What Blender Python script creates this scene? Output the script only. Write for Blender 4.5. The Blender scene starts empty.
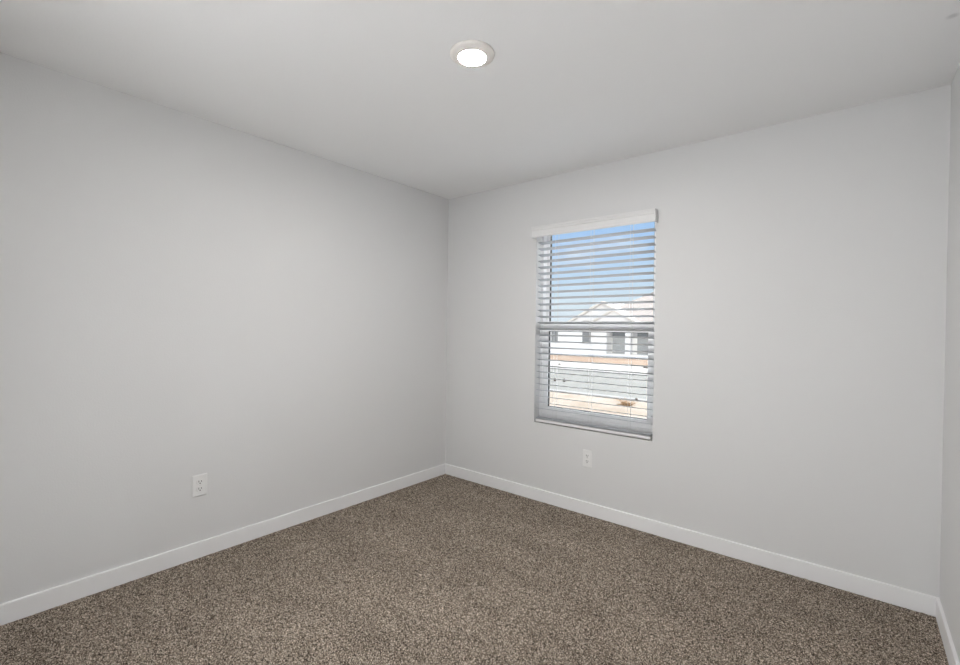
import bpy, bmesh, math, random
import numpy as np
from mathutils import Vector, Matrix

random.seed(7)
S = bpy.context.scene
COL = S.collection

# ------------------------------------------------------------------ camera
cam_data = bpy.data.cameras.new('camera')
cam_data.sensor_width = 36.0
cam_data.lens = 36.0 * 459.7 / 960.0
cam_data.clip_start = 0.02
cam_data.clip_end = 600
camera = bpy.data.objects.new('camera', cam_data)
COL.objects.link(camera)
R_ = Vector((0.772923, 0.634357, 0.013503))
U_ = Vector((-0.016583, -0.001077, 0.999862))
B_ = Vector((0.634284, -0.773040, 0.009687))
camera.matrix_world = Matrix(((R_.x, U_.x, B_.x, 2.82136), (R_.y, U_.y, B_.y, -2.97671),
                              (R_.z, U_.z, B_.z, 1.30064), (0, 0, 0, 1)))
S.camera = camera

# ------------------------------------------------------------------ view, sky, sun, area light
S.view_settings.view_transform = 'Standard'
S.view_settings.look = 'None'
S.view_settings.gamma = 1.0
S.view_settings.use_curve_mapping = False
S.view_settings.exposure = 0.0

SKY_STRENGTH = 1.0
SKY_FILL = 28.0         # radiance of the added sky patch, out of view
SKY_FILL_X = 0.15
SKY_FILL_Y = 0.70
SKY_FILL_Z = 0.70
SUN_STRENGTH = 3.3
LAMP = 670.0               # radiance of the ceiling light's diffuser
HALL = 31.0                # added fill in the unseen hall behind the camera, watts
BEAM = 1200.0               # two added spots bounced off the pale hall floor, watts

world = bpy.data.worlds.new('sky')
S.world = world
world.use_nodes = True
wn, wl = world.node_tree.nodes, world.node_tree.links
wn.clear()
w_out = wn.new('ShaderNodeOutputWorld')
w_bg = wn.new('ShaderNodeBackground')
w_tc = wn.new('ShaderNodeTexCoord')
w_sep = wn.new('ShaderNodeSeparateXYZ')
w_ramp = wn.new('ShaderNodeValToRGB')
w_noise = wn.new('ShaderNodeTexNoise')
w_map = wn.new('ShaderNodeMapping')
w_cr = wn.new('ShaderNodeValToRGB')
w_mix = wn.new('ShaderNodeMix'); w_mix.data_type = 'RGBA'
wl.new(w_tc.outputs['Generated'], w_sep.inputs[0])
wl.new(w_sep.outputs['Z'], w_ramp.inputs[0])
el = w_ramp.color_ramp.elements
el[0].position = 0.0; el[0].color = (0.80, 0.88, 0.97, 1)
el[1].position = 1.0; el[1].color = (0.22, 0.40, 0.85, 1)
for pos, c in ((0.05, (0.78, 0.89, 0.98, 1)), (0.10, (0.62, 0.79, 0.97, 1)), (0.20, (0.43, 0.65, 0.97, 1))):
    e = el.new(pos); e.color = c
w_map.inputs['Scale'].default_value = (3.0, 3.0, 9.0)
wl.new(w_tc.outputs['Generated'], w_map.inputs[0])
wl.new(w_map.outputs[0], w_noise.inputs['Vector'])
w_noise.inputs['Scale'].default_value = 1.6
w_noise.inputs['Detail'].default_value = 5
wl.new(w_noise.outputs['Fac'], w_cr.inputs[0])
w_cr.color_ramp.elements[0].position = 0.52; w_cr.color_ramp.elements[0].color = (0, 0, 0, 1)
w_cr.color_ramp.elements[1].position = 0.75; w_cr.color_ramp.elements[1].color = (0.8, 0.8, 0.8, 1)
wl.new(w_cr.outputs[0], w_mix.inputs['Factor'])
wl.new(w_ramp.outputs[0], w_mix.inputs['A'])
w_mix.inputs['B'].default_value = (0.95, 0.97, 1.0, 1)
# unseen bright sky patch, added high outside the window to light the room
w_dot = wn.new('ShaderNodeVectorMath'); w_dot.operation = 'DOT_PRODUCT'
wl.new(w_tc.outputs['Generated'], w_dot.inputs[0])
w_dot.inputs[1].default_value = Vector((SKY_FILL_X, SKY_FILL_Y, SKY_FILL_Z)).normalized()
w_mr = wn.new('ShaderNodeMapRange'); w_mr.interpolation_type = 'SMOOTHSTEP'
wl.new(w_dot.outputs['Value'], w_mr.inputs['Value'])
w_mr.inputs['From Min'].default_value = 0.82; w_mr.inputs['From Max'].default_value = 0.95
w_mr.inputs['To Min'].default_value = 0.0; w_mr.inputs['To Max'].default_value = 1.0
w_fill = wn.new('ShaderNodeMix'); w_fill.data_type = 'RGBA'
wl.new(w_mr.outputs[0], w_fill.inputs['Factor'])
wl.new(w_mix.outputs['Result'], w_fill.inputs['A'])
w_fill.inputs['B'].default_value = (SKY_FILL, SKY_FILL * 1.01, SKY_FILL * 1.03, 1)
wl.new(w_fill.outputs['Result'], w_bg.inputs['Color'])
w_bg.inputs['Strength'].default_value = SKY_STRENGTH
wl.new(w_bg.outputs[0], w_out.inputs[0])

sun_data = bpy.data.lights.new('sun', 'SUN')
sun_data.energy = SUN_STRENGTH
sun_data.angle = math.radians(0.53)
sun_data.color = (1.0, 0.95, 0.88)
sun = bpy.data.objects.new('sun', sun_data)
COL.objects.link(sun)
sun.rotation_euler = Vector((-0.30, 0.80, -0.52)).to_track_quat('-Z', 'Y').to_euler()

# added fill light in the unseen hall behind the camera, aimed into the room
hall_data = bpy.data.lights.new('hall_fill', 'AREA')
hall_data.shape = 'RECTANGLE'
hall_data.size = 2.4; hall_data.size_y = 1.0
hall_data.energy = HALL
hall_data.color = (0.98, 0.99, 1.0)
hall_light = bpy.data.objects.new('hall_fill', hall_data)
COL.objects.link(hall_light)
hall_light.location = (1.55, -5.09, 0.55)
hall_light.rotation_euler = (math.radians(90), 0, 0)
for bx_ in (1.75, 2.62):  # added spots; the hall floor throws their light up into the room
    beam_data = bpy.data.lights.new('hall_bounce_spot', 'SPOT')
    beam_data.energy = BEAM
    beam_data.spot_size = math.radians(28)
    beam_data.color = (0.98, 0.99, 1.0)
    beam_data.spot_blend = 0.3
    beam_data.shadow_soft_size = 0.05
    beam = bpy.data.objects.new('hall_bounce_spot', beam_data)
    COL.objects.link(beam)
    beam.location = (bx_, -4.90, 2.38)
    beam.rotation_euler = Vector((0.0, 1.12, -2.38)).to_track_quat('-Z', 'Y').to_euler()

# ------------------------------------------------------------------ dimensions (metres)
W, D, H = 3.1336, 3.13, 2.44
BH, BT = 0.0894, 0.0117            # baseboard
OX0, OX1, OZ0, OZ1 = 0.925, 1.820, 0.590, 2.065   # window opening
G = -0.70                          # ground outside

# ------------------------------------------------------------------ materials
def new_mat(name):
    m = bpy.data.materials.new(name)
    m.use_nodes = True
    nt = m.node_tree
    return m, nt, nt.nodes['Principled BSDF']

def mat(name, col, rough=0.5, spec=0.5, metal=0.0, bump=None, var=None):
    """bump = (scale, strength, distance); var = (scale, amount) mottles the colour"""
    m, nt, b = new_mat(name)
    b.inputs['Base Color'].default_value = (*col, 1)
    b.inputs['Roughness'].default_value = rough
    b.inputs['Specular IOR Level'].default_value = spec
    b.inputs['Metallic'].default_value = metal
    tc = nt.nodes.new('ShaderNodeTexCoord')
    if var:
        n = nt.nodes.new('ShaderNodeTexNoise')
        n.inputs['Scale'].default_value = var[0]
        n.inputs['Detail'].default_value = 6
        nt.links.new(tc.outputs['Object'], n.inputs['Vector'])
        r = nt.nodes.new('ShaderNodeValToRGB')
        a = var[1]
        r.color_ramp.elements[0].position = 0.3
        r.color_ramp.elements[1].position = 0.7
        r.color_ramp.elements[0].color = (*[c * (1 - a) for c in col], 1)
        r.color_ramp.elements[1].color = (*[min(1, c * (1 + a)) for c in col], 1)
        nt.links.new(n.outputs['Fac'], r.inputs[0])
        nt.links.new(r.outputs[0], b.inputs['Base Color'])
    if bump:
        n = nt.nodes.new('ShaderNodeTexNoise')
        n.inputs['Scale'].default_value = bump[0]
        n.inputs['Detail'].default_value = 3
        nt.links.new(tc.outputs['Object'], n.inputs['Vector'])
        bp = nt.nodes.new('ShaderNodeBump')
        bp.inputs['Strength'].default_value = bump[1]
        bp.inputs['Distance'].default_value = bump[2]
        nt.links.new(n.outputs['Fac'], bp.inputs['Height'])
        nt.links.new(bp.outputs[0], b.inputs['Normal'])
    return m

M_wall = mat('wall_paint', (0.75, 0.75, 0.75), 0.75, 0.25, bump=(140, 0.25, 0.002))
M_ceil = mat('ceiling_paint', (0.88, 0.88, 0.88), 0.85, 0.2, bump=(120, 0.30, 0.002))
M_trim = mat('trim_paint', (0.90, 0.90, 0.905), 0.38, 0.45, bump=(40, 0.03, 0.001))
M_vinyl = mat('white_vinyl', (0.92, 0.92, 0.925), 0.35, 0.5, var=(30, 0.01))
M_blind = mat('shade_toned_slat', (0.455, 0.472, 0.50), 0.42, 0.45, bump=(60, 0.04, 0.001))  # underside shade and sky blue put into the white slats' colour
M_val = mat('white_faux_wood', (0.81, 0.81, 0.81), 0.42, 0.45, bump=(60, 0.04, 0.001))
M_cord = mat('white_cord', (0.78, 0.78, 0.77), 0.8, 0.2, bump=(900, 0.2, 0.001))
M_plastic = mat('white_plastic', (0.85, 0.85, 0.845), 0.30, 0.5, var=(60, 0.01))
M_slot = mat('dark_slot', (0.015, 0.015, 0.016), 0.6, 0.3, var=(100, 0.1))
M_spacer = mat('dark_spacer', (0.05, 0.052, 0.055), 0.5, 0.4, var=(100, 0.1))
M_lamp_trim = mat('lamp_glow_tinted_metal', (0.86, 0.83, 0.79), 0.4, 0.4, var=(60, 0.01))  # glow of the lens put into the trim's warm tint
M_metal = mat('screw_metal', (0.75, 0.75, 0.74), 0.3, 0.5, 0.6, var=(200, 0.03))

# ceiling: a faint smudge near the right wall
nt = M_ceil.node_tree
b = nt.nodes['Principled BSDF']
geo = nt.nodes.new('ShaderNodeNewGeometry')
dist = nt.nodes.new('ShaderNodeVectorMath'); dist.operation = 'DISTANCE'
nt.links.new(geo.outputs['Position'], dist.inputs[0])
dist.inputs[1].default_value = (3.067, -0.633, 2.44)
mr = nt.nodes.new('ShaderNodeMapRange'); mr.interpolation_type = 'SMOOTHSTEP'
nt.links.new(dist.outputs['Value'], mr.inputs['Value'])
mr.inputs['From Min'].default_value = 0.004; mr.inputs['From Max'].default_value = 0.024
mr.inputs['To Min'].default_value = 1.0; mr.inputs['To Max'].default_value = 0.0
mx = nt.nodes.new('ShaderNodeMix'); mx.data_type = 'RGBA'
nt.links.new(mr.outputs[0], mx.inputs['Factor'])
mx.inputs['A'].default_value = (0.88, 0.88, 0.88, 1)
mx.inputs['B'].default_value = (0.68, 0.68, 0.68, 1)
nt.links.new(mx.outputs['Result'], b.inputs['Base Color'])

# carpet: tufts of three browns, with brushed lighter and darker patches
M_carpet, nt, b = new_mat('brown_carpet')
b.inputs['Roughness'].default_value = 0.95
b.inputs['Specular IOR Level'].default_value = 0.1
N, L = nt.nodes, nt.links
tc = N.new('ShaderNodeTexCoord')
wob = N.new('ShaderNodeTexNoise'); wob.inputs['Scale'].default_value = 170
wob.inputs['Detail'].default_value = 2
L.new(tc.outputs['Object'], wob.inputs['Vector'])
addv = N.new('ShaderNodeMixRGB'); addv.blend_type = 'ADD'; addv.inputs[0].default_value = 0.008
L.new(tc.outputs['Object'], addv.inputs[1]); L.new(wob.outputs['Color'], addv.inputs[2])
vor = N.new('ShaderNodeTexVoronoi'); vor.inputs['Scale'].default_value = 345
L.new(addv.outputs[0], vor.inputs['Vector'])
sepc = N.new('ShaderNodeSeparateColor'); L.new(vor.outputs['Color'], sepc.inputs[0])
ramp = N.new('ShaderNodeValToRGB'); L.new(sepc.outputs[0], ramp.inputs[0])
CARPET_RAMP = ((0.0, (0.016, 0.012, 0.009)), (0.25, (0.075, 0.058, 0.044)), (0.50, (0.215, 0.172, 0.133)),
               (0.75, (0.445, 0.372, 0.303)), (1.0, (0.83, 0.73, 0.62)))
els = ramp.color_ramp.elements
els[0].position, els[0].color = 0.0, (*CARPET_RAMP[0][1], 1)
els[1].position, els[1].color = 1.0, (*CARPET_RAMP[-1][1], 1)
for pos, c in CARPET_RAMP[1:-1]:
    e = els.new(pos); e.color = (*c, 1)
mp = N.new('ShaderNodeMapping'); mp.inputs['Rotation'].default_value = (0, 0, math.radians(35))
mp.inputs['Scale'].default_value = (1.0, 2.6, 1.0)
L.new(tc.outputs['Object'], mp.inputs[0])
big = N.new('ShaderNodeTexNoise'); big.inputs['Scale'].default_value = 1.7; big.inputs['Detail'].default_value = 3
L.new(mp.outputs[0], big.inputs['Vector'])
bigr = N.new('ShaderNodeMapRange'); L.new(big.outputs['Fac'], bigr.inputs['Value'])
bigr.inputs['From Min'].default_value = 0.35; bigr.inputs['From Max'].default_value = 0.68
bigr.inputs['To Min'].default_value = 1.02; bigr.inputs['To Max'].default_value = 1.22
mul = N.new('ShaderNodeVectorMath'); mul.operation = 'SCALE'
L.new(ramp.outputs[0], mul.inputs[0]); L.new(bigr.outputs[0], mul.inputs['Scale'])
L.new(mul.outputs[0], b.inputs['Base Color'])
bp = N.new('ShaderNodeBump'); bp.inputs['Strength'].default_value = 0.6; bp.inputs['Distance'].default_value = 0.004
L.new(vor.outputs['Distance'], bp.inputs['Height']); bp.invert = True
L.new(bp.outputs[0], b.inputs['Normal'])

# glass: clear pane with a faint reflection
M_glass = bpy.data.materials.new('window_glass'); M_glass.use_nodes = True
nt = M_glass.node_tree; nt.nodes.clear()
o_ = nt.nodes.new('ShaderNodeOutputMaterial'); mixs = nt.nodes.new('ShaderNodeMixShader')
tr = nt.nodes.new('ShaderNodeBsdfTransparent'); tr.inputs[0].default_value = (0.97, 0.98, 0.975, 1)
gl = nt.nodes.new('ShaderNodeBsdfGlossy'); gl.inputs['Roughness'].default_value = 0.02
fr = nt.nodes.new('ShaderNodeFresnel'); fr.inputs[0].default_value = 1.3
nt.links.new(fr.outputs[0], mixs.inputs[0]); nt.links.new(tr.outputs[0], mixs.inputs[1])
nt.links.new(gl.outputs[0], mixs.inputs[2]); nt.links.new(mixs.outputs[0], o_.inputs[0])

# glowing diffuser
M_glow = bpy.data.materials.new('lit_diffuser'); M_glow.use_nodes = True
nt = M_glow.node_tree; nt.nodes.clear()
o_ = nt.nodes.new('ShaderNodeOutputMaterial'); em = nt.nodes.new('ShaderNodeEmission')
em.inputs[0].default_value = (1.0, 0.975, 0.94, 1); em.inputs[1].default_value = LAMP
nt.links.new(em.outputs[0], o_.inputs[0])

# ------------------------------------------------------------------ helpers
def link(name, bm, m, parent=None, smooth=False):
    me = bpy.data.meshes.new(name)
    bmesh.ops.recalc_face_normals(bm, faces=bm.faces)
    bm.to_mesh(me); bm.free()
    for mm in (m if isinstance(m, (list, tuple)) else [m]):
        me.materials.append(mm)
    if smooth:
        for p in me.polygons: p.use_smooth = True
    o = bpy.data.objects.new(name, me)
    COL.objects.link(o)
    if parent: o.parent = parent
    return o

def box(bm, x0, x1, y0, y1, z0, z1, bevel=0.0, seg=2):
    vs = [bm.verts.new(c) for c in ((x0, y0, z0), (x1, y0, z0), (x1, y1, z0), (x0, y1, z0),
                                    (x0, y0, z1), (x1, y0, z1), (x1, y1, z1), (x0, y1, z1))]
    fs = [bm.faces.new([vs[i] for i in q]) for q in
          ((0, 3, 2, 1), (4, 5, 6, 7), (0, 1, 5, 4), (1, 2, 6, 5), (2, 3, 7, 6), (3, 0, 4, 7))]
    if bevel:
        es = list({e for f in fs for e in f.edges})
        bmesh.ops.bevel(bm, geom=es, offset=bevel, segments=seg, affect='EDGES', profile=0.5)
    return vs

def prism(bm, pts, a0, a1, place):
    """extrude the closed outline pts (s, t) from a0 to a1; place(a, s, t) -> xyz"""
    n = len(pts)
    A = [bm.verts.new(place(a0, *p)) for p in pts]
    B = [bm.verts.new(place(a1, *p)) for p in pts]
    for i in range(n):
        j = (i + 1) % n
        bm.faces.new((A[i], A[j], B[j], B[i]))
    bm.faces.new(A[::-1]); bm.faces.new(B)

def lathe(bm, prof, seg=64, cx=0, cy=0):
    """revolve (r, z) about a vertical axis"""
    rings = []
    for r, z in prof:
        if r < 1e-6:
            rings.append([bm.verts.new((cx, cy, z))])
        else:
            rings.append([bm.verts.new((cx + r * math.cos(2 * math.pi * k / seg),
                                        cy + r * math.sin(2 * math.pi * k / seg), z)) for k in range(seg)])
    for a, b2 in zip(rings, rings[1:]):
        for k in range(seg):
            j = (k + 1) % seg
            if len(a) == 1 and len(b2) == 1: continue
            if len(a) == 1: bm.faces.new((a[0], b2[j], b2[k]))
            elif len(b2) == 1: bm.faces.new((a[k], a[j], b2[0]))
            else: bm.faces.new((a[k], a[j], b2[j], b2[k]))

def tube(bm, p, q, r, seg=6):
    p, q = Vector(p), Vector(q)
    d = (q - p).normalized()
    u = d.orthogonal().normalized(); v = d.cross(u)
    A, B = [], []
    for k in range(seg):
        o = (u * math.cos(2 * math.pi * k / seg) + v * math.sin(2 * math.pi * k / seg)) * r
        A.append(bm.verts.new(p + o)); B.append(bm.verts.new(q + o))
    for k in range(seg):
        j = (k + 1) % seg
        bm.faces.new((A[k], A[j], B[j], B[k]))
    bm.faces.new(A[::-1]); bm.faces.new(B)

def empty(name, loc=(0, 0, 0)):
    o = bpy.data.objects.new(name, None)
    COL.objects.link(o); o.location = loc
    o.empty_display_size = 0.1
    return o

def tag(o, label=None, cat=None, group=None, kind=None):
    if label: o['label'] = label
    if cat: o['category'] = cat
    if group: o['group'] = group
    if kind: o['kind'] = kind
    return o

def struct(name, bm, m, label, cat):
    return tag(link(name, bm, m), label, cat, kind='structure')

# ------------------------------------------------------------------ room shell
def pile_floor(x0, x1, y0, y1, step):
    nx, ny = int((x1 - x0) / step) + 1, int((y1 - y0) / step) + 1
    rng = np.random.default_rng(3)
    X, Y = np.meshgrid(np.linspace(x0, x1, nx), np.linspace(y0, y1, ny))
    Z = rng.random((ny, nx)) * 0.009 - 0.006
    jx = (rng.random((ny, nx)) - .5) * step * .7; jx[:, 0] = 0; jx[:, -1] = 0
    jy = (rng.random((ny, nx)) - .5) * step * .7; jy[0] = 0; jy[-1] = 0
    co = np.stack([X + jx, Y + jy, Z], -1).reshape(-1, 3)
    idx = np.arange(nx * ny).reshape(ny, nx)
    q = np.stack([idx[:-1, :-1], idx[:-1, 1:], idx[1:, 1:], idx[1:, :-1]], -1).reshape(-1, 4)
    me = bpy.data.meshes.new('floor')
    me.vertices.add(len(co)); me.vertices.foreach_set('co', co.ravel())
    me.loops.add(q.size); me.loops.foreach_set('vertex_index', q.ravel())
    me.polygons.add(len(q)); me.polygons.foreach_set('loop_start', np.arange(0, q.size, 4))
    me.polygons.foreach_set('use_smooth', np.ones(len(q), dtype=bool))
    me.update(calc_edges=True); me.validate()
    me.materials.append(M_carpet)
    o = bpy.data.objects.new('floor', me); COL.objects.link(o)
    return o
tag(pile_floor(0.0, W, -D, 0.0, 0.0075), 'speckled brown cut pile carpet covering the room floor', 'carpet', kind='structure')

bm = bmesh.new(); box(bm, 0.3, W + 0.3, -5.10, -D, -0.12, 0.0)  # unseen hall floor, made pale to bounce light into the room
struct('floor_hall', bm, mat('pale_bounce_floor', (0.82, 0.82, 0.815), 0.6, 0.3, var=(4, 0.02)), 'added pale floor bouncing light, in the hall beyond the opening', 'floor')
bm = bmesh.new(); box(bm, -0.15, W + 0.45, -5.25, 0.17, -0.30, -0.13)
struct('floor_slab', bm, M_wall, 'concrete slab under the carpet', 'floor')

bm = bmesh.new(); box(bm, -0.15, W + 0.45, -5.25, 0.17, H, H + 0.25)
struct('ceiling', bm, M_ceil, 'light grey lightly textured flat ceiling with small smudge by right wall', 'ceiling')
bm = bmesh.new(); box(bm, -0.15, 0.0, -D - 0.12, 0.17, -0.13, H)
struct('wall_left', bm, M_wall, 'plain light grey wall on the left with one outlet', 'wall')
bm = bmesh.new(); box(bm, W, W + 0.15, -D - 0.12, 0.17, -0.13, H)
struct('wall_right', bm, M_wall, 'narrow view of light grey wall at right edge', 'wall')
bm = bmesh.new()
box(bm, 0.0, OX0, 0.0, 0.16, -0.13, H); box(bm, OX1, W, 0.0, 0.16, -0.13, H)
box(bm, OX0, OX1, 0.0, 0.16, -0.13, OZ0); box(bm, OX0, OX1, 0.0, 0.16, OZ1, H)
bmesh.ops.remove_doubles(bm, verts=bm.verts, dist=1e-5)
struct('wall_far', bm, M_wall, 'light grey far wall holding the window', 'wall')
DX0, DX1, DZ = 0.90, 3.02, 2.10
bm = bmesh.new()
box(bm, 0.0, DX0, -D - 0.12, -D, -0.13, H); box(bm, DX1, W, -D - 0.12, -D, -0.13, H)
box(bm, DX0, DX1, -D - 0.12, -D, DZ, H)
struct('wall_near', bm, M_wall, 'light grey wall behind with open doorway', 'wall')
bm = bmesh.new()
box(bm, 0.15, 0.3, -5.25, -D - 0.12, -0.13, H); box(bm, W + 0.3, W + 0.45, -5.25, -D - 0.12, -0.13, H)
box(bm, 0.3, W + 0.3, -5.25, -5.10, -0.13, H)
struct('wall_hall', bm, M_wall, 'light grey hall walls beyond the doorway', 'wall')

def base_prof():
    pts = [(0, 0), (BT, 0), (BT, BH - 0.004)]
    for k in range(1, 5):
        a = k / 4 * math.pi / 2
        pts.append((BT - 0.004 + 0.004 * math.cos(a), BH - 0.004 + 0.004 * math.sin(a)))
    pts += [(0, BH)]
    return pts
def baseboard(name, a0, a1, place, label):
    bm = bmesh.new(); prism(bm, base_prof(), a0, a1, place)
    struct(name, bm, M_trim, label, 'baseboard')
baseboard('baseboard_left', -D, 0.0, lambda a, s, t: (s, a, t), 'white baseboard along the left wall')
baseboard('baseboard_far', BT, W - BT, lambda a, s, t: (a, -s, t), 'white baseboard along the wall under the window')
baseboard('baseboard_right', -D, 0.0, lambda a, s, t: (W - s, a, t), 'short stretch of white baseboard along right wall')
baseboard('baseboard_near', BT, DX0 - 0.06, lambda a, s, t: (a, -D + s, t), 'white baseboard along the wall with the doorway')
bm = bmesh.new()
box(bm, DX0 - 0.058, DX0 + 0.004, -D, -D + 0.014, 0, DZ + 0.058, 0.002); box(bm, DX1 - 0.004, DX1 + 0.058, -D, -D + 0.014, 0, DZ + 0.058, 0.002)
box(bm, DX0 + 0.004, DX1 - 0.004, -D, -D + 0.014, DZ - 0.004, DZ + 0.058, 0.002)
struct('trim_1', bm, M_trim, 'white casing around the doorway', 'trim')

# ------------------------------------------------------------------ window
win = tag(empty('window_1', ((OX0 + OX1) / 2, 0.11, OZ0)), 'white vinyl single hung window set in the far wall', 'window', kind='structure')
wx, wy, wz = win.location
def wbox(bm, x0, x1, y0, y1, z0, z1, bv=0.0015):
    box(bm, x0 - wx, x1 - wx, y0 - wy, y1 - wy, z0 - wz, z1 - wz, bv)
def ring(bm, x0, x1, y0, y1, z0, z1, l, r, bt, tp, bv=0.0015):
    wbox(bm, x0, x0 + l, y0, y1, z0, z1, bv); wbox(bm, x1 - r, x1, y0, y1, z0, z1, bv)
    wbox(bm, x0 + l, x1 - r, y0, y1, z0, z0 + bt, bv); wbox(bm, x0 + l, x1 - r, y0, y1, z1 - tp, z1, bv)
bm = bmesh.new(); ring(bm, OX0, OX1, 0.070, 0.160, OZ0, OZ1, 0.022, 0.022, 0.058, 0.014)
link('window_frame', bm, M_vinyl, win)
# upper sash (outer track)
up = None
bm = bmesh.new(); ring(bm, OX0 + 0.022, OX1 - 0.022, 0.112, 0.145, 1.285, OZ1 - 0.014, 0.026, 0.026, 0.055, 0.02)
up = link('upper_sash', bm, M_vinyl, win)
bm = bmesh.new(); ring(bm, OX0 + 0.048, OX1 - 0.048, 0.122, 0.136, 1.340, OZ1 - 0.034, 0.007, 0.004, 0.004, 0.004, 0)
link('glass_spacer', bm, M_spacer, up)
bm = bmesh.new(); wbox(bm, OX0 + 0.048, OX1 - 0.048, 0.1265, 0.1315, 1.340, OZ1 - 0.034, 0)
link('pane', bm, M_glass, up)
# lower sash (inner track)
bm = bmesh.new(); ring(bm, OX0 + 0.022, OX1 - 0.022, 0.076, 0.110, OZ0 + 0.058, 1.358, 0.044, 0.044, 0.057, 0.073)
lo = link('lower_sash', bm, M_vinyl, win)
bm = bmesh.new(); ring(bm, OX0 + 0.066, OX1 - 0.066, 0.088, 0.102, OZ0 + 0.115, 1.285, 0.007, 0.004, 0.005, 0.004, 0)
link('glass_spacer', bm, M_spacer, lo)
bm = bmesh.new(); wbox(bm, OX0 + 0.066, OX1 - 0.066, 0.0925, 0.0975, OZ0 + 0.115, 1.285, 0)
link('pane', bm, M_glass, lo)

# ------------------------------------------------------------------ blind
BX = (OX0 + OX1) / 2
blind = tag(empty('window_blind', (BX, 0.0, OZ0)),
            'white two inch horizontal slat blind hanging open in the window', 'blind')
SX = 0.434                                       # half the slat length
def bl(x, y, z): return (x - BX, y, z - OZ0)
TILT = math.radians(12.5)
def slat_mesh(width=0.050, th=0.0028, tilt=TILT):
    bm = bmesh.new()
    pts = []
    h, t = width / 2, th / 2
    for cx, sgn in ((h - t, 1), (-h + t, -1)):
        for k in range(5):
            a = -math.pi / 2 + k / 4 * math.pi
            pts.append((cx + sgn * t * math.cos(a), t * math.sin(a) * sgn))
    c, s = math.cos(tilt), math.sin(tilt)
    # the room edge (-y) is raised
    prism(bm, pts, -SX, SX, lambda a, u, v: (a, u * c + v * s, -u * s + v * c))
    return bm
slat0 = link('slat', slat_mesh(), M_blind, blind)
YS = 0.024
zs = [0.741 + 0.0465 * k for k in range(-1, 27)]
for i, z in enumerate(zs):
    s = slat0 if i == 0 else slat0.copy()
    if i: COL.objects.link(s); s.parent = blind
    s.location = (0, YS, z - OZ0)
# the spare slats lie stacked on the bottom rail
flat0 = link('slat', slat_mesh(tilt=math.radians(1.5)), M_blind, blind)
for i, z in enumerate((0.6215, 0.6275)):
    s = flat0 if i == 0 else flat0.copy()
    if i: COL.objects.link(s); s.parent = blind
    s.location = (0, YS - 0.001, z - OZ0)
bm = bmesh.new(); box(bm, -SX, SX, -0.004, 0.050, 0.0070, 0.0275, 0.004, 3)
link('bottom_rail', bm, M_val, blind)
bm = bmesh.new(); box(bm, -0.440, 0.440, 0.002, 0.050, 2.022 - OZ0, 2.064 - OZ0, 0.002)
link('head_rail', bm, M_val, blind)
for x in (1.09, 1.3725, 1.655):
    bm = bmesh.new()
    for y in (YS - 0.0272, YS + 0.0272):
        tube(bm, bl(x, y, 0.612), bl(x, y, 2.02), 0.0009)
    for z in zs:                                  # rungs under each slat
        tube(bm, bl(x, YS - 0.0272, z + 0.0030), bl(x, YS + 0.0272, z - 0.0065), 0.0006, 4)
    tube(bm, bl(x + 0.008, YS, 0.612), bl(x + 0.008, YS, 2.02), 0.0008)
    link('ladder_cord', bm, M_cord, blind)
# crown profile valance with returns to the wall
VZ0, VZ1 = 1.985, 2.068
def val_prof(d):
    return [(d - 0.006, VZ0), (d, VZ0 + 0.002), (d, VZ0 + 0.013), (d - 0.005, VZ0 + 0.016), (d - 0.005, VZ0 + 0.050),
            (d, VZ0 + 0.056), (d, VZ0 + 0.064), (d + 0.004, VZ0 + 0.070), (d + 0.004, VZ1), (d - 0.006, VZ1)]
bm = bmesh.new()
prism(bm, val_prof(0.050), 0.909, 1.829, lambda a, s, t: bl(a, -s, t))
box(bm, 0.909 - BX, 0.917 - BX, -0.0445, -0.0005, VZ0 - OZ0 + 0.001, VZ1 - OZ0, 0.001)
box(bm, 1.821 - BX, 1.829 - BX, -0.0445, -0.0005, VZ0 - OZ0 + 0.001, VZ1 - OZ0, 0.001)
link('valance', bm, M_val, blind)

# ------------------------------------------------------------------ ceiling light
LX, LY = 1.567, -1.523
lamp = tag(empty('ceiling_light', (LX, LY, H)), 'round white flush ceiling light glowing warm white', 'ceiling light')
bm = bmesh.new()
lathe(bm, [(0.0, -0.0005), (0.0925, -0.0005), (0.0928, -0.005), (0.0915, -0.009), (0.088, -0.0115), (0.078, -0.0155),
           (0.066, -0.0188), (0.059, -0.0202), (0.0565, -0.0190), (0.0555, -0.016)], 72)
link('trim_ring', bm, M_lamp_trim, lamp, True)
bm = bmesh.new()
lathe(bm, [(0.0565, -0.0155), (0.0555, -0.0180), (0.051, -0.0200), (0.038, -0.0215), (0.020, -0.0222), (0.0, -0.0224)], 64)
link('diffuser', bm, M_glow, lamp, True)

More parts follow.
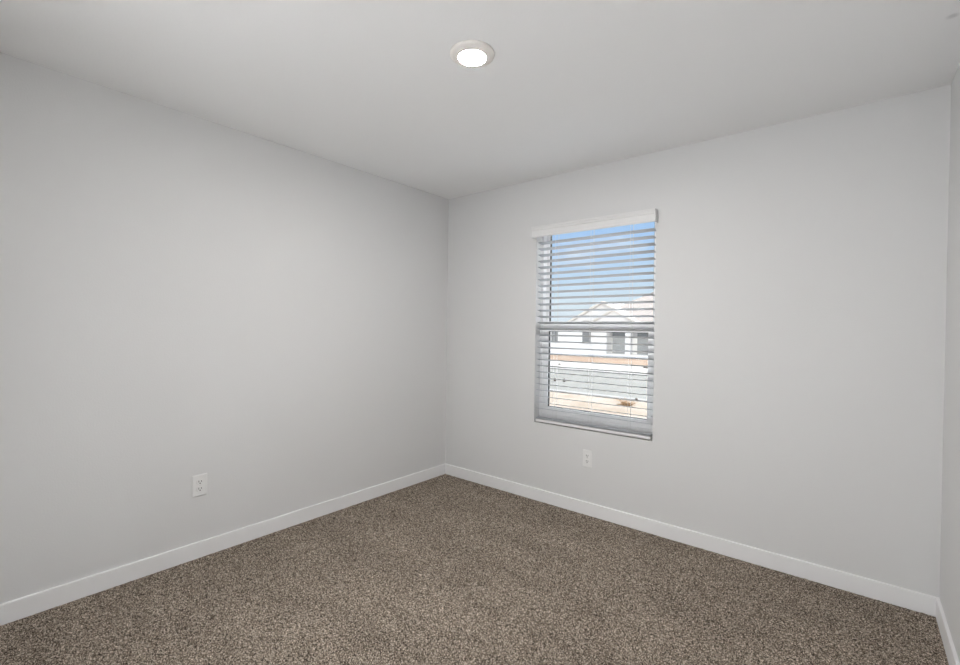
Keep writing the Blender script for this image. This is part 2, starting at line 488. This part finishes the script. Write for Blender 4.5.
# ------------------------------------------------------------------ outlets (built facing -y, then turned)
def rr(w, h, r, n=6):
    pts = []
    for cx, cy, a0 in ((w/2 - r, h/2 - r, 0), (-w/2 + r, h/2 - r, 90), (-w/2 + r, -h/2 + r, 180), (w/2 - r, -h/2 + r, 270)):
        for k in range(n + 1):
            a = math.radians(a0 + 90 * k / n)
            pts.append((cx + r * math.cos(a), cy + r * math.sin(a)))
    return pts
def loft(bm, outlines):
    """outlines: list of (points, y); closed skin between them"""
    rings = [[bm.verts.new((x, y, z)) for x, z in pts] for pts, y in outlines]
    n = len(rings[0])
    for a, b2 in zip(rings, rings[1:]):
        for i in range(n):
            j = (i + 1) % n
            bm.faces.new((a[i], a[j], b2[j], b2[i]))
    bm.faces.new(rings[0][::-1]); bm.faces.new(rings[-1])
def outlet(loc, rz, label, w, h):
    t = tag(empty('wall_outlet', loc), label, 'outlet', 'duplex wall outlets')
    t.rotation_euler = (0, 0, rz)
    bm = bmesh.new()
    loft(bm, [(rr(w - 0.004, h - 0.004, 0.004), 0.0), (rr(w, h, 0.004), -0.0030), (rr(w, h, 0.004), -0.0042), (rr(w - 0.004, h - 0.004, 0.004), -0.0056),
              (rr(w - 0.012, h - 0.012, 0.003), -0.0062)])
    link('cover_plate', bm, M_plastic, t)
    for s in (1, -1):
        bm = bmesh.new()
        loft(bm, [(rr(0.034, 0.029, 0.011), -0.005), (rr(0.034, 0.029, 0.011), -0.0078), (rr(0.0325, 0.0275, 0.0105), -0.0084)])
        rc = link('receptacle', bm, M_plastic, t); rc.location = (0, 0, s * 0.0195)
        bm = bmesh.new(); box(bm, -0.0080, -0.0050, -0.0087, -0.007, -0.0020, 0.0085); link('slot', bm, M_slot, rc)
        bm = bmesh.new(); box(bm, 0.0050, 0.0080, -0.0087, -0.007, -0.0012, 0.0080); link('slot', bm, M_slot, rc)
        bm = bmesh.new(); loft(bm, [(rr(0.0062, 0.0064, 0.0028), -0.007), (rr(0.0062, 0.0064, 0.0028), -0.0087)])
        g = link('ground_hole', bm, M_slot, rc); g.location = (0, 0, -0.0075)
    bm = bmesh.new(); loft(bm, [(rr(0.006, 0.006, 0.0029), -0.006), (rr(0.006, 0.006, 0.0029), -0.0072)])
    link('screw', bm, M_metal, t)
    return t
outlet((0.0, -1.986, 0.404), math.pi / 2, 'white duplex wall outlet low on the plain left wall', 0.077, 0.120)
outlet((1.3725, 0.0, 0.395), 0.0, 'white duplex wall outlet on the far wall below the window', 0.072, 0.120)

# ------------------------------------------------------------------ outside
def terrain_mat(name, c0, c1, scale, rough=0.95):
    m, nt, b = new_mat(name)
    tc = nt.nodes.new('ShaderNodeTexCoord'); n = nt.nodes.new('ShaderNodeTexNoise')
    n.inputs['Scale'].default_value = scale; n.inputs['Detail'].default_value = 8
    nt.links.new(tc.outputs['Object'], n.inputs['Vector'])
    r = nt.nodes.new('ShaderNodeValToRGB')
    r.color_ramp.elements[0].position = 0.35; r.color_ramp.elements[0].color = (*c0, 1)
    r.color_ramp.elements[1].position = 0.65; r.color_ramp.elements[1].color = (*c1, 1)
    nt.links.new(n.outputs['Fac'], r.inputs[0]); nt.links.new(r.outputs[0], b.inputs['Base Color'])
    b.inputs['Roughness'].default_value = rough
    b.inputs['Specular IOR Level'].default_value = 0.1
    bp = nt.nodes.new('ShaderNodeBump'); bp.inputs['Strength'].default_value = 0.5; bp.inputs['Distance'].default_value = 0.03
    nt.links.new(n.outputs['Fac'], bp.inputs['Height']); nt.links.new(bp.outputs[0], b.inputs['Normal'])
    return m
M_dirt_near = terrain_mat('pale_dirt', (0.176, 0.140, 0.107), (0.216, 0.189, 0.158), 1.2)
M_dirt_far = terrain_mat('orange_dirt', (0.176, 0.119, 0.081), (0.210, 0.161, 0.122), 0.8)
M_gravel = terrain_mat('white_gravel', (0.210, 0.199, 0.182), (0.266, 0.258, 0.245), 1.5)
M_road = terrain_mat('grey_road', (0.128, 0.126, 0.115), (0.142, 0.140, 0.129), 0.7)
M_lot = terrain_mat('white_concrete', (0.76, 0.74, 0.70), (0.84, 0.82, 0.79), 0.7)
M_curb = terrain_mat('concrete_curb', (0.186, 0.182, 0.176), (0.218, 0.215, 0.207), 6)

def undulating(name, x0, x1, y0, y1, step, amp, m, label, cat, z0=G, edge=0.3, seed=1):
    rng = random.Random(seed)
    bm = bmesh.new()
    nx, ny = max(2, int((x1 - x0) / step)), max(2, int((y1 - y0) / step))
    vs = []
    for j in range(ny + 1):
        row = []
        for i in range(nx + 1):
            y = y0 + (y1 - y0) * j / ny
            e = min(1, min(y - y0, y1 - y) / edge)
            row.append(bm.verts.new((x0 + (x1 - x0) * i / nx, y, z0 + e * amp * rng.random())))
        vs.append(row)
    for j in range(ny):
        for i in range(nx):
            bm.faces.new((vs[j][i], vs[j][i + 1], vs[j + 1][i + 1], vs[j + 1][i]))
    return tag(link(name, bm, m, smooth=True), label, cat, kind='structure')
undulating('ground', -80, 80, 0.2, 10.0, 0.8, 0.05, M_dirt_near, 'pale bare dirt yard outside the window', 'ground', seed=2)
bm = bmesh.new(); box(bm, -80, 80, 10.3, 17.3, G - 0.3, G - 0.01)
struct('road', bm, M_road, 'pale grey street outside the window', 'road')
bm = bmesh.new(); box(bm, -80, 80, 10.0, 10.3, G - 0.3, G + 0.015)
struct('curb', bm, M_curb, 'near concrete curb of the street', 'curb')
bm = bmesh.new(); box(bm, -80, 80, 17.3, 17.6, G - 0.3, G + 0.03)
struct('curb', bm, M_curb, 'far concrete curb of the street', 'curb')
undulating('ground_verge', -80, 80, 17.6, 22.6, 0.8, 0.10, M_gravel, 'white gravel strip beyond the street', 'ground', seed=3)
undulating('ground_bank', -80, 80, 22.6, 28.4, 0.8, 0.12, M_dirt_far, 'orange dirt strip in front of the house', 'ground', seed=4)
undulating('ground_lot', -80, 80, 28.4, 60.0, 2.0, 0.05, M_lot, 'whitish ground around the house', 'ground', seed=5)
bm = bmesh.new(); box(bm, -300, 300, -200, 300, G - 1.2, G - 0.5)
struct('ground_base', bm, M_gravel, 'pale open ground stretching to the horizon', 'ground')

# rocks
M_rock = mat('dark_rock', (0.12, 0.10, 0.085), 0.9, 0.2, bump=(20, 0.4, 0.01), var=(15, 0.3))
def rock(x, y, z, r, label, flat=0.7):
    bm = bmesh.new()
    bmesh.ops.create_icosphere(bm, subdivisions=2, radius=r)
    for v in bm.verts:
        v.co *= 1 + random.uniform(-0.22, 0.22)
        v.co.z *= flat
    lo_ = min(v.co.z for v in bm.verts)
    for v in bm.verts: v.co.z -= lo_ + 0.15 * r
    o = link('rock', bm, M_rock, smooth=False)
    o.location = (x, y, z)
    tag(o, label, 'rock', 'rocks lying outside the window')
rock(-6.15, 12.55, G - 0.01, 0.055, 'left one of two small dark rocks on the street', 1.3)
rock(-5.78, 12.60, G - 0.01, 0.060, 'right one of two small dark rocks on the street', 1.2)
rock(-2.02, 10.02, G + 0.015, 0.040, 'small dark rock on the near curb, left of another')
rock(-1.60, 10.06, G + 0.015, 0.050, 'dark rock on the near curb, right of a smaller one')
rock(-11.0, 18.9, G + 0.03, 0.10, 'dark rock at left end of the white gravel strip')
rock(-9.55, 18.9, G + 0.03, 0.08, 'dark rock farther right on the white gravel strip')
rock(-5.5, 20.6, G + 0.03, 0.14, 'large dark rock at right on the white gravel strip')

# dry weed
M_weed = mat('dry_twigs', (0.30, 0.19, 0.10), 0.9, 0.1, var=(30, 0.4))
weed = tag(empty('dry_weed', (-1.86, 8.85, G + 0.01)), 'dry brown weed clump lying on the pale dirt yard', 'weed')
bm = bmesh.new()
for k in range(150):
    a = random.uniform(0, 2 * math.pi); l = random.uniform(0.08, 0.26)
    e = random.uniform(0.05, 0.9)
    x0, y0 = random.gauss(0, 0.06), random.gauss(0, 0.05)
    p1 = (x0 + math.cos(a) * l * 0.55, y0 + math.sin(a) * l * 0.55, 0.55 * l * e + 0.01)
    p2 = (x0 + math.cos(a + .3) * l, y0 + math.sin(a + .3) * l, l * e * 0.8 + 0.01)
    tube(bm, (x0, y0, 0), p1, 0.004, 4); tube(bm, p1, p2, 0.0028, 4)
link('twigs', bm, M_weed, weed)
bm = bmesh.new(); tube(bm, (0, 0, -0.03), (0.02, 0.0, 0.06), 0.014, 7)
link('stem', bm, M_weed, weed)

# house across the street
M_stucco = mat('white_stucco', (0.74, 0.73, 0.715), 0.9, 0.2, bump=(8, 0.2, 0.01), var=(2, 0.02))
M_fascia = mat('beige_fascia', (0.66, 0.63, 0.58), 0.7, 0.3, var=(3, 0.04))
M_roofing = mat('tan_shingles', (0.34, 0.30, 0.27), 0.9, 0.2, bump=(10, 0.4, 0.02), var=(6, 0.08))
M_grey = mat('grey_door', (0.30, 0.31, 0.31), 0.6, 0.4, var=(3, 0.05))
M_hglass = mat('dark_house_glass', (0.20, 0.205, 0.205), 0.15, 0.6, var=(3, 0.05))
house = tag(empty('house', (-12.0, 31.0, G)), 'white single storey house with gabled front beyond the street', 'house')
def hb(bm, x0, x1, y0, y1, z0, z1, bv=0.0):
    box(bm, x0 + 12.0, x1 + 12.0, y0 - 31.0, y1 - 31.0, z0 - G, z1 - G, bv)
def hp(x, y, z): return (x + 12.0, y - 31.0, z - G)
EZ = 1.82
bm = bmesh.new()                     # body: pieces of wall around the porch recess
hb(bm, -18.6, -12.28, 31.0, 41.0, G - 0.3, EZ)
hb(bm, -12.28, -9.0, 32.0, 41.0, G - 0.3, EZ)
hb(bm, -9.0, -2.0, 31.0, 41.0, G - 0.3, EZ)
hb(bm, -12.28, -9.0, 31.0, 32.0, 1.42, EZ)
link('wall', bm, M_stucco, house)
def gable(cx, half, ze, zp, y, depth, th=0.22):
    bm = bmesh.new()
    prism(bm, [(-half, ze), (half, ze), (0, zp)], y, y + depth, lambda a, s, t: hp(cx + s, a, t))
    g = link('gable_wall', bm, M_stucco, house)
    bm = bmesh.new()
    sl = (zp - ze) / half
    o = half + 0.30
    prism(bm, [(-o, zp - sl * o - 0.02), (0, zp - 0.02), (o, zp - sl * o - 0.02), (o, zp - sl * o + th - 0.04), (0, zp + th - 0.04), (-o, zp - sl * o + th - 0.04)],
          y - 0.10, y + depth, lambda a, s, t: hp(cx + s, a, t))
    r = link('gable_roof', bm, M_roofing, house)
    bm = bmesh.new()
    prism(bm, [(-o, zp - sl * o - 0.03), (0, zp - 0.03), (o, zp - sl * o - 0.03), (o, zp - sl * o + th - 0.05), (0, zp + th - 0.05), (-o, zp - sl * o + th - 0.05)],
          y - 0.15, y - 0.102, lambda a, s, t: hp(cx + s, a, t))
    link('fascia', bm, M_fascia, r)
gable(-12.70, 2.90, EZ, 3.36, 31.0, 5.0)
gable(-11.60, 1.55, 1.95, 2.78, 30.6, 0.4, 0.16)
bm = bmesh.new()
# main hip roof to the right and behind
v = [hp(-14.6, 30.7, EZ), hp(-1.6, 30.7, EZ), hp(-1.6, 41.3, EZ), hp(-14.6, 41.3, EZ), hp(-9.0, 36, 5.05), hp(-7.0, 36, 5.05)]
V = [bm.verts.new(c) for c in v]
for q in ((0, 1, 5, 4), (1, 2, 5), (2, 3, 4, 5), (3, 0, 4), (3, 2, 1, 0)): bm.faces.new([V[i] for i in q])
link('hip_roof', bm, M_roofing, house)
bm = bmesh.new(); hb(bm, -18.8, -14.6, 30.85, 41.2, EZ, EZ + 0.10)
link('flat_roof', bm, M_fascia, house)
for x0, x1 in ((-17.17, -16.56), (-14.31, -13.60)):
    bm = bmesh.new()
    hb(bm, x0 - 0.05, x1 + 0.05, 30.94, 31.05, 0.08, 1.45)
    f = link('window', bm, M_stucco, house)
    bm = bmesh.new(); hb(bm, x0, x1, 30.92, 30.97, 0.16, 1.38)
    link('pane', bm, M_hglass, f)
bm = bmesh.new(); hb(bm, -12.2, -10.9, 31.92, 32.02, G, 1.40); link('front_door', bm, M_grey, house)
bm = bmesh.new(); hb(bm, -10.80, -10.38, 31.0, 31.4, G - 0.3, 1.42); link('porch_post', bm, M_stucco, house)
bm = bmesh.new(); hb(bm, -12.28, -9.0, 30.7, 32.0, G - 0.2, G + 0.14); link('porch_slab', bm, M_lot, house)
bm = bmesh.new(); hb(bm, -10.2, -9.2, 31.92, 32.02, G, 1.40); link('side_panel', bm, M_grey, house)
